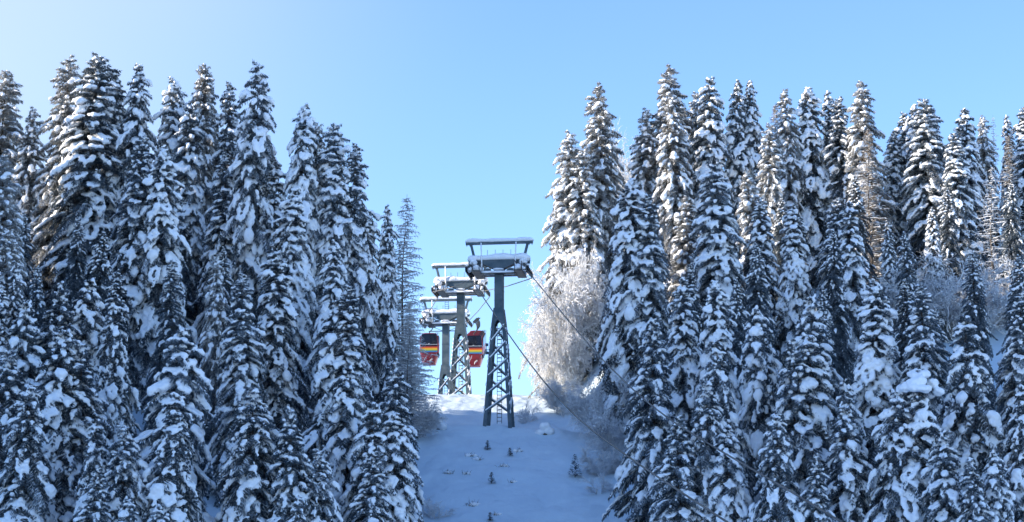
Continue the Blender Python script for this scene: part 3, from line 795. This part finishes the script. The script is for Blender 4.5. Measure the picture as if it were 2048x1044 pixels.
def tower(base_px, base_d, arm_py, col_len, label, ladder_top=False, vwire=False):
    p = P(base_px, arm_py, base_d)
    gz = ground(p.x, p.y)
    H = p.z - gz                                        # ground to catwalk level
    root = empty('cableway_tower', (p.x, p.y, gz), YAW * -1)
    tag(root, label, 'cableway tower', 'cableway towers in the gap')
    st, dk, sn = M['steel'], M['dark_steel'], M['snow']
    za = H                                              # catwalk level in local z
    zt = H - col_len - 1.55                             # lattice top
    wt, wb = .68, .68 + .070 * (zt + .6)                # half widths at lattice top and foot
    zb = -.6
    hw = lambda z: wt + (wb - wt) * (zt - z) / (zt - zb)
    # corner legs
    for sx in (-1, 1):
        for sy in (-1, 1):
            m = MB(); q = .33
            def ring(z):
                w = hw(z); xa, xb = sorted((sx * w, sx * (w - q))); ya, yb = sorted((sy * w, sy * (w - q)))
                return [(xa, ya, z), (xb, ya, z), (xb, yb, z), (xa, yb, z)]
            m.hexa(ring(zb), ring(zt))
            leg = m.build('lattice_leg', st, root)
            s2 = MB()
            for k in range(int((zt - zb) / .45)):
                if rnd.random() < .6:
                    z = zb + .8 + k * .45; w = hw(z)
                    if z < zt - .2: s2.blob((sx * (w + .0), sy * w - .05, z), (.07, .10, .20), k, 1)
            s2.build('rime', sn, leg, True)
    # braces: rising to the right on the front, to the left on the back, zigzag on the sides, snow on each
    pitch = 1.72
    z = zt - .1; k = 0
    while z - 1.6 > zb + .3:
        for face in ('front', 'back', 'side_l', 'side_r'):
            w0, w1 = hw(z - 1.6) - .12, hw(z) - .12
            if face == 'front': a, b = (-w0, -w0 - .05, z - 1.6), (w1, -w1 - .05, z)
            elif face == 'back': a, b = (w0, w0 + .05, z - 1.6), (-w1, w1 + .05, z)
            elif face == 'side_l': a, b = (-w0 - .05, w0, z - 1.6), (-w1 - .05, -w1, z)
            else: a, b = (w0 + .05, -w0, z - 1.6), (w1 + .05, w1, z)
            m = MB(); m.bar(a, b, .10, .20); br = m.build('lattice_brace', st, root)
            up = Vector((0, 0, .14)); m = MB()
            m.bar(Vector(a) + up, Vector(b) + up, .15, .10); m.build('brace_snow', sn, br)
            if face in ('front', 'back') and z - .85 - 1.6 > zb + .3:
                dz = .62; w0, w1 = hw(z - .8 - 1.0) - .12, hw(z - .62) - .12
        z -= pitch; k += 1
    # solid head of the lattice with an arch, then column
    m = MB()
    zc = H - col_len; wc = .42
    for sy in (-1, 1):
        arch = [(-.26 * math.cos(t), zt + .05 + .34 * math.sin(t)) for t in np.linspace(0, math.pi, 9)]
        poly = [(-hw(zt), zt), (-.26, zt)] + arch[1:-1] + [(.26, zt), (hw(zt), zt), (wc + .05, zc), (-wc - .05, zc)]
        y0 = sy * wt; m.prism(poly, y0 - .03, y0 + .03)
    for sx in (-1, 1):
        m.hexa([(sx * (wt - .02) - .02, -wt + .04, zt), (sx * (wt - .02) + .02, -wt + .04, zt), (sx * (wt - .02) + .02, wt - .04, zt), (sx * (wt - .02) - .02, wt - .04, zt)],
               [(sx * (wc + .03) - .02, -wt + .04, zc), (sx * (wc + .03) + .02, -wt + .04, zc), (sx * (wc + .03) + .02, wt - .04, zc), (sx * (wc + .03) - .02, wt - .04, zc)])
    m.build('lattice_head', st, root)
    m = MB()
    m.box(-wc, wc, -.42, .42, zc - .03, H + .42)
    m.box(-wc - .06, wc + .06, -.70, .70, zc - .09, zc + .03)
    m.box(-wc - .03, wc + .03, -.45, .45, zc + col_len * .5, zc + col_len * .5 + .04)
    for zz in (.22, .72):
        m.box(-wc - .012, wc + .012, -.432, .432, zc + col_len * zz, zc + col_len * zz + .03)
    m.build('column', st, root)
    # ladder up the back face
    m = MB()
    zl1 = H + .2
    for sx in (-.22, .22): m.bar((sx, .25, .2), (sx, .25, zt + .2), .05, .05)
    zz = .4
    while zz < zt: m.box(-.2, .2, .23, .27, zz, zz + .055); zz += .36
    if ladder_top:
        for sx in (-.22, .22): m.bar((sx, .5, H + 1.4), (sx, .5, H + 3.0), .04, .04)
        for q in range(6): m.box(-.2, .2, .48, .52, H + 1.5 + q * .27, H + 1.535 + q * .27)
    m.build('ladder', dk, root)
    m = MB()
    zz = .4
    while zz < zt:
        if rnd.random() < .7: m.blob((0, .25, zz + .08), (.19, .05, .045), zz, 1)
        zz += .36
    m.build('ladder_snow', sn, root, True)
    # cross arm
    m = MB()
    m.prism([(-.48, za + .42), (.48, za + .42), (1.75, za + .98), (1.75, za + 1.35), (-1.75, za + 1.35), (-1.75, za + .98)], -.46, .46)
    m.box(-3.0, -1.745, -.26, .26, za + .95, za + 1.33); m.box(1.745, 3.0, -.26, .26, za + .95, za + 1.33)
    m.box(-.52, .52, -.5, .5, za + .30, za + .424)
    m.build('cross_arm', dk if False else st, root)
    lumpy_cap(-3.0, 3.0, -.62, .62, za + 1.33, .52, seed=base_d).build('arm_snow', sn, root, True)
    # rods on the arm
    for x in (-1.15, -.38, .38, 1.15):
        m = MB(); m.tube([(x, -.1, za + 1.3), (x, -.1, za + 2.35)], .022, 5); m.build('marker_rod', dk, root)
    # catwalk and its snow
    m = MB(); m.box(-1.75, 1.75, -.85, -.47, za - .16, za - .04); m.box(-1.75, 1.75, .47, .85, za - .16, za - .04)
    for x in (-1.6, 1.6): m.box(x - .05, x + .05, -.465, .465, za - .16, za - .05)
    cw = m.build('catwalk', dk, root)
    lumpy_cap(-1.7, 1.7, -.88, -.46, za - .05, .20, seed=base_d + 3).build('catwalk_snow', sn, cw, True)
    lumpy_cap(-1.7, 1.7, .46, .88, za - .05, .20, seed=base_d + 5).build('catwalk_snow', sn, cw, True)
    lumpy_cap(-.5, .5, -.72, -.46, za + .3, .13, seed=base_d + 9).build('column_snow', sn, root, True)
    # half-round baskets behind the catwalk
    for sx in (-1, 1):
        m = MB(); m.prism([(sx * 1.1 + .42 * math.cos(t), za + .05 + .42 * math.sin(t)) for t in np.linspace(0, math.pi, 11)], -.3, .3)
        bk = m.build('work_basket', st, root)
        m = MB(); m.blob((sx * 1.1, 0, za + .46), (.34, .3, .09), sx, 2); m.build('basket_snow', sn, bk, True)
    # maintenance gantry
    m = MB(); m.box(-3.3, 3.3, -.16, .16, za + 2.92, za + 3.2)
    for x in (-3.2, -2.9, 2.95, 3.22): m.box(x - .03, x + .03, -.05, .05, za + 2.78, za + 2.915)
    for sx in (-1, 1):
        m.bar((sx * 2.78, 0, za + 2.93), (sx * 2.38, 0, za + 1.3), .24, .22, up=(0, 1, 0))
    gt = m.build('gantry', st, root)
    lumpy_cap(-3.33, 3.36, -.22, .22, za + 3.19, .30, seed=base_d + 11).build('gantry_snow', sn, gt, True)
    for sx in (-1, 1):
        m = MB(); m.tube([(sx * 1.72, -.5, za + 3.0), (sx * 1.66, -.55, za + 1.6), (sx * 1.62, -.6, za - .05)], .05, 6)
        gp = m.build('guard_pole', st, root)
        m = MB(); m.tube([(sx * 1.72, -.56, za + 3.0), (sx * 1.66, -.61, za + 1.6), (sx * 1.62, -.66, za + .1)], [.06, .07, .09], 6); m.build('pole_snow', sn, gp, True)
    if vwire:
        m = MB()
        for sx in (-1, 1): m.tube([(sx * .35, 0, za - .9), (sx * 2.0, 0, za - .2)], .03, 5)
        m.box(-2.2, 2.2, -.05, .05, za - .95, za - .85); m.build('stay', st, root)
    # sheave trains with yokes, walkway grating and snow lumps
    for sx in (-1, 1):
        m = MB()
        m.box(sx * 2.62 - .09, sx * 2.62 + .09, -1.7, 1.7, za + .28, za + .62)
        m.box(sx * 2.62 - .2, sx * 2.62 + .2, -.3, .3, za + .5, za + 1.0)
        m.box(sx * 2.05 - .42, sx * 2.05 + .42, -1.9, 1.9, za - .12, za - .02)
        for y in (-1.8, -.6, .6, 1.8):
            m.bar((sx * 1.70, y, za - .1), (sx * 1.70, y, za + .95), .06)
            m.bar((sx * 2.40, y, za - .1), (sx * 2.40, y, za + .8), .06)
        m.bar((sx * 1.70, -1.8, za + .93), (sx * 1.70, 1.8, za + .93), .06); m.bar((sx * 1.70, -1.8, za + .5), (sx * 1.70, 1.8, za + .5), .05)
        m.box(sx * 2.3 - .25, sx * 2.3 + .25, -.55, -.30, za + .62, za + 1.15)
        m.box(sx * 2.7 - .13, sx * 2.7 + .13, -2.0, -1.5, za - .1, za + .45)
        sa = m.build('sheave_frame', dk, root)
        for y in np.linspace(-1.75, 1.75, 6):
            m = MB(); x = sx * 2.98
            ringp = [(x - .07, .0), (x + .07, 0)]
            m.tube([(x - .08, y, za + .12), (x - .03, y, za + .12), (x + .03, y, za + .12), (x + .08, y, za + .12)], [.27, .23, .23, .27], 14)
            m.box(*sorted((sx * 2.70, sx * 2.90)), y - .05, y + .05, za + .07, za + .3)
            m.build('sheave_wheel', M['rubber'], sa, False)
        m = MB()
        sd = base_d * .37 + sx
        m.blob((sx * 2.42, -.75, za + .98), (.38, .5, .32), sd, 3, .3)
        m.blob((sx * 2.02, -1.4, za + .26), (.40, .6, .34), sd + 2, 3, .3)
        m.blob((sx * 2.68, -1.7, za + .12), (.24, .35, .30), sd + 4, 3, .3)
        m.blob((sx * 2.72, -.2, za + 1.40), (.36, .45, .34), sd + 6, 3, .3)
        m.blob((sx * 2.1, .9, za + .2), (.38, .8, .26), sd + 8, 3, .3)
        m.blob((sx * 2.95, -1.2, za + .50), (.16, .5, .13), sd + 9, 2, .3)
        m.blob((sx * 2.62, 1.2, za + .74), (.2, .6, .17), sd + 11, 2, .3)
        m.build('sheave_snow', sn, sa, True)
    return root, za

T1, Z1 = tower(998.5, 200, 547, 3.55, 'front cableway tower of dark steel lattice standing on the crest in the gap')
m = MB(); m.box(-1.32, -1.02, -.2, .1, 6.9, 7.15); m.box(-1.30, -1.05, -.16, .06, 7.7, 7.95); m.box(-1.25, -1.2, -.05, 0, 6.9, 8.0); m.box(-1.32, -.85, -.05, 0, 7.3, 7.36)
m.build('junction_box', M['steel'], T1)
T2, Z2 = tower(922, 232, 586, 3.6, 'middle cableway tower, grey and sunlit, behind the front tower')
T3, Z3 = tower(892, 260, 648, 5.3, 'rearmost cableway tower with a ladder above its cross arm', ladder_top=True, vwire=True)

# ------------------------------------------------------------------ haul ropes
def tw(t, x, y, z): return t.matrix_basis @ Vector((x, y, z))
def rope_pt(px, py, x0):
    lo, hi = 60.0, 199.0
    f = lambda d: ray(px, py).x * d - (x0 + (200 - d) * .131)
    for _ in range(50):
        mid = (lo + hi) / 2
        if f(mid) > 0: hi = mid
        else: lo = mid
    return P(px, py, (lo + hi) / 2)
def smooth_path(pts, n=10):
    pts = [Vector(p) for p in pts]; out = []
    for i in range(len(pts) - 1):
        p0 = pts[max(i - 1, 0)]; p1 = pts[i]; p2 = pts[i + 1]; p3 = pts[min(i + 2, len(pts) - 1)]
        for k in range(n):
            t = k / n
            out.append(.5 * ((2 * p1) + (p2 - p0) * t + (2 * p0 - 5 * p1 + 4 * p2 - p3) * t * t + (3 * p1 - p0 - 3 * p2 + p3) * t ** 3))
    return out + [pts[-1]]
ZS = -.18
for sx, pxs, lab in ((-1, [(1050, 714), (1147, 827), (1262, 917), (1451, 1042)], 'left wire rope of the cableway, running down across the piste from the front tower'),
                     (1, [(1147, 653), (1219, 733), (1335, 835), (1600, 994)], 'right wire rope of the cableway, running down across the right forest')):
    for t in (T1, T2, T3): t.rotation_euler = t.rotation_euler
    s1 = [tw(T1, sx * 2.98, y, Z1 + ZS) for y in (-1.8, 1.8)]
    s2 = [tw(T2, sx * 2.98, y, Z2 + ZS) for y in (-1.8, 1.8)]
    s3 = [tw(T3, sx * 2.98, y, Z3 + ZS) for y in (-1.8, 1.8)]
    down = [rope_pt(a, b, s1[0].x) for a, b in pxs]
    e = down[-1] + (down[-1] - down[-2]) * 1.2
    print('rope', lab[:10], [tuple(round(c, 1) for c in q) for q in s1 + down])
    pts = [e] + smooth_path(down[::-1] + [s1[0]], 8) + [s1[1]]
    lift = [s3[1], s3[1] + Vector((.22 if sx > 0 else .36, 6, 1.75 if sx > 0 else 2.1)), s3[1] + Vector((.2, 45, 9.6))]
    mid = (s1[1] + s2[0]) / 2 - Vector((0, 0, .15)); mid2 = (s2[1] + s3[0]) / 2 - Vector((0, 0, .15))
    pts += [mid, s2[0], s2[1], mid2, s3[0]] + lift
    m = MB(); m.tube(pts, .05, 6)
    tag(m.build('wire_rope', M['rope'], None, True), lab, 'wire rope', 'wire ropes of the cableway')
    if sx < 0: ROPE_L = lift
    else: ROPE_R = lift

# ------------------------------------------------------------------ gondola cabins
def gondola(grip, label, group):
    """cabin hanging from its grip on the rope"""
    root = empty('gondola_cabin', grip, -YAW * .4)
    tag(root, label, 'gondola', group)
    top, bot = -1.95, -6.3
    w = 1.2
    root.scale = (1.02, .92, .92)
    prof = [(top, .92, .95), (top - .25, 1.05, 1.05), (top - 1.5, 1.19, 1.2), (top - 2.6, 1.17, 1.2), (top - 3.5, 1.0, 1.1), (bot, .78, .8)]
    def slab(z0, z1, yo, grow=0.0, side=False):
        pass
    def halfw(z):
        for (za, wa, ya), (zb, wb, yb) in zip(prof, prof[1:]):
            if za >= z >= zb:
                t = (za - z) / (za - zb); return lerp(wa, wb, t), lerp(ya, yb, t)
        return prof[-1][1:]
    def shell(name, zs, mt, inset=0.0, out=0.0, parent=root):
        m = MB(); n = 28; V = []; F = []
        for z in zs:
            hx, hy = halfw(z); hx += out - inset; hy += out - inset
            for k in range(n):
                a = 2 * math.pi * k / n; c, s = math.cos(a), math.sin(a); e = .32
                V.append((hx * math.copysign(abs(c) ** e, c), hy * math.copysign(abs(s) ** e, s), z))
        for i in range(len(zs) - 1):
            for k in range(n):
                a = i * n + k; b = i * n + (k + 1) % n; F.append((a, b, b + n, a + n))
        F.append(tuple(range(n))); F.append(tuple(range((len(zs) - 1) * n, len(zs) * n))[::-1])
        m.add(V, F); return m.build(name, mt, parent, False)
    body = shell('cabin_shell', list(np.linspace(top, bot, 16)), M['red'])
    def panel(name, z0, z1, x_in, mt, off):
        m = MB(); n = 8; V = []; F = []
        for i in range(n + 1):
            z = lerp(z0, z1, i / n); hx, hy = halfw(z)
            for s in (-1, 1):
                V += [(s * (hx - x_in), -hy - off, z), (s * (hx - x_in), -hy + .12, z)]
        for i in range(n):
            a = i * 4
            F += [(a, a + 2, a + 6, a + 4), (a + 1, a + 5, a + 7, a + 3), (a, a + 4, a + 5, a + 1), (a + 2, a + 3, a + 7, a + 6)]
        F += [(0, 1, 3, 2), (n * 4, n * 4 + 2, n * 4 + 3, n * 4 + 1)]
        m.add(V, F); return m.build(name, mt, body)
    panel('window', top - .08, top - 1.62, .09, M['glass'], .035)
    panel('trim_strip', top - 1.62, top - 1.67, .10, M['white'], .04)
    panel('dark_band', top - 1.67, top - 1.88, .09, M['glass'], .034)
    zs = [(-1.88, 'red'), (-2.03, 'orange'), (-2.22, 'yellow'), (-2.42, 'green'), (-2.56, 'blue'), (-2.74, None)]
    for (a, c), (b, _) in zip(zs, zs[1:]):
        m = panel(c + '_stripe', top + a, top + b, .10, M[c], .036)
    m = MB(); m.box(-.10, -.02, -1.27, -1.25, top - 1.60, top - 1.52); m.box(.02, .10, -1.27, -1.25, top - 1.60, top - 1.52)
    m.build('emblem', M['white'], body)
    # side windows
    for s in (-1, 1):
        m = MB(); m.box(*sorted((s * 1.08, s * 1.215)), -.75, .75, top - 1.55, top - .3); m.build('side_window', M['glass'], body)
    # ski racks on the right flank and skis strapped to the lower front
    m = MB()
    for k in range(6):
        m.box(1.05 - k * .13, 1.25 - k * .13, -.9 + k * .02, .6, top - 3.05 - k * .20, top - 2.78 - k * .20)
    rk = m.build('ski_rack', M['dark_steel'], root)
    for k in range(8):
        x = .95 - k * .12; zt = top - 2.92 - .13 * k
        m = MB(); m.bar((x, -1.0, zt - .34), (x + .05, -1.05, zt), .045, .05); m.build('ski', M['white'], rk)
    for k in range(5):
        m = MB(); x = -.25 - k * .11; zt = top - 3.0 - k * .22; m.bar((x, -1.225, zt - .42), (x + .05, -1.245, zt), .045, .05); m.build('ski', M['white'], rk)
    # hanger arm and grip
    m = MB()
    m.tube(smooth_path([(.0, 0, top - .02), (.0, 0, top + .35), (.32, 0, top + .75), (.36, 0, top + 1.35), (.22, 0, top + 1.8), (.0, 0, .02)], 5), .07, 8)
    m.box(-.55, .55, -.5, .5, top - .02, top + .10)
    m.build('hanger_arm', M['dark_steel'], root)
    m = MB(); m.box(-.14, .2, -.35, .35, -.07, .13); m.box(-.05, .45, -.12, .12, .12, .2)
    m.build('grip', M['dark_steel'], root)
    m = MB(); m.box(.7, 1.25, -.05, .0, top + .18, top + .22); m.box(.95, 1.3, -.05, 0, top + .02, top + .06); m.bar((1.0, 0, top - .1), (1.0, 0, top + .25), .05)
    m.build('roof_bracket', M['dark_steel'], root)
    return root
def clone(o, loc):
    r = o.copy(); C.objects.link(r); r.location = loc
    for ch in o.children:
        c = ch.copy(); C.objects.link(c); c.parent = r
        for g in ch.children:
            d = g.copy(); C.objects.link(d); d.parent = c
    return r
G = 'gondola cabins hanging beyond the rear tower'
gr = ROPE_R[1]; dirr = (ROPE_R[2] - ROPE_R[1]).normalized()
c0 = gondola(gr, 'red gondola with rainbow stripes between the middle and front towers, nearest in its row', G)
for k in range(1, 5):
    r = clone(c0, gr + dirr * 6.0 * k)
    r['label'] = 'gondola mostly hidden behind the nearest right-hand one, only its hanger arm showing'
c1 = clone(c0, ROPE_L[1]); c1['label'] = 'red gondola with rainbow stripes left of the rear tower, next to the frosted larch'

# ------------------------------------------------------------------ small plants on the piste
def sapling(seed, h, label, cat='sapling'):
    g = np.random.default_rng(seed); m = MB(); FV = []; FF = []; n = 0
    st = MB(); st.tube([(0, 0, -.1), (0, 0, h)], [.03, .008], 5)
    up = np.array([0, 0, 1.0])
    for z in np.linspace(.06 * h, h * .95, int(10 + h * 8)):
        L = (h - z) * .38 + .12
        for k in range(6):
            a = g.uniform(0, 6.28); d = unit(np.array([math.cos(a), math.sin(a), g.uniform(-.1, .5)])); p = np.array([0, 0, z])
            V, F = quads_from(p[None], (p + d * L * g.uniform(.5, 1.1))[None], np.array([[.045]]), unit(np.cross(d, up))[None]); FV.append(V); FF.append(F + n); n += 4
            q = p + d * L * .5
            for s in (-1, 1):
                d2 = unit(d + s * np.cross(d, up) * .8); V, F = quads_from(q[None], (q + d2 * L * .45)[None], np.array([[.04]]), unit(np.cross(d2, up))[None]); FV.append(V); FF.append(F + n); n += 4
    return st, np.concatenate(FV), np.concatenate(FF)
def on_slope(px, py):
    for d in np.arange(168, 240, .1):
        p = P(px, py, d)
        if ground(p.x, d) >= p.z: return Vector((p.x, d, ground(p.x, d)))
    return P(px, py, 200)
for i, (px, py, h, lab) in enumerate([(983, 967, 1.0, 'small dark spruce sapling poking out of the snow in the middle of the piste'),
                       (1150, 955, 2.1, 'taller two-tiered sapling near the right edge of the piste'),
                       (975, 900, .85, 'dark tuft of twigs on the upper piste left of the tower foot'),
                       (1020, 912, .75, 'dark tuft right of the upper piste tuft'),
                       (980, 1042, .7, 'sapling tip at the bottom edge of the photo on the piste')]):
    b = on_slope(px, py); r = empty('spruce_sapling', b); tag(r, lab, 'sapling', 'saplings on the piste')
    st, V, F = sapling(50 + i, h, lab)
    st.build('stem', M['bark'], r); link('foliage', mesh_np('foliage', V, F, M['needles']), r)
for i, (px, py, w, lab) in enumerate([(940, 913, .5, 'left of two scraps of twigs showing through the snow of the upper piste'), (957, 920, .45, 'right of two scraps of twigs showing through the snow of the upper piste'),
                       (1005, 933, .4, 'faint clump of twigs in the middle of the piste'), (1025, 965, .35, 'sparse twigs right of the small dark sapling'),
                       (895, 947, .5, 'snowed-in clump at the left side of the piste'), (945, 1012, .6, 'snowed-in clump low on the piste'),
                       (933, 948, .35, 'tiny clump left of the small dark sapling'), (992, 1030, .35, 'tiny twigs at the bottom of the piste'), (1038, 903, .4, 'pale twigs on the upper piste right of the tufts')]):
    b = on_slope(px, py); r = empty('twig_clump', b); tag(r, lab, 'twigs', 'twig clumps on the piste')
    g = np.random.default_rng(90 + i); s = Segs()
    for k in range(26):
        a0 = np.array([g.normal(0, w * .5), g.normal(0, w * .3), -.05]); d = unit(g.normal(0, .6, 3) + [0, 0, .8]); a1 = a0 + d * w * g.uniform(.3, .9)
        s.add(a0, a1, .016, .008); s.add(a1 * .6 + a0 * .4, a1 + g.normal(0, .12, 3), .010, .005)
    link('stems', s.mesh('stems', M['dryplant']), r)
    m = MB()
    for k in range(4): m.blob((g.normal(0, w * .5), g.normal(.1, w * .2), .02 + .1 * w), (w * .5, w * .45, .22 * w + .06), i + k, 2, .3)
    m.build('snow', M['snow'], r, True)
for px, py, sz, lab in [(1090, 868, 1.1, 'snow-buried stump on the right end of the crest'), (876, 858, 1.0, 'snow-buried stump on the left end of the crest')]:
    b = on_slope(px, py); r = empty('snowy_stump', b); tag(r, lab, 'stump', 'stumps on the crest')
    m = MB(); m.tube([(0, 0, -.4), (0, 0, .5 * sz)], [.3, .24], 9); m.build('wood', M['bark'], r, True)
    m = MB(); m.blob((0, 0, .62 * sz), (.5 * sz, .5 * sz, .38 * sz), 3, 3, .3); m.blob((.4, -.1, .25), (.5, .5, .4), 5, 3, .3); m.blob((-.45, .1, .12), (.5, .5, .3), 6, 3, .3); m.build('snow', M['snow'], r, True)
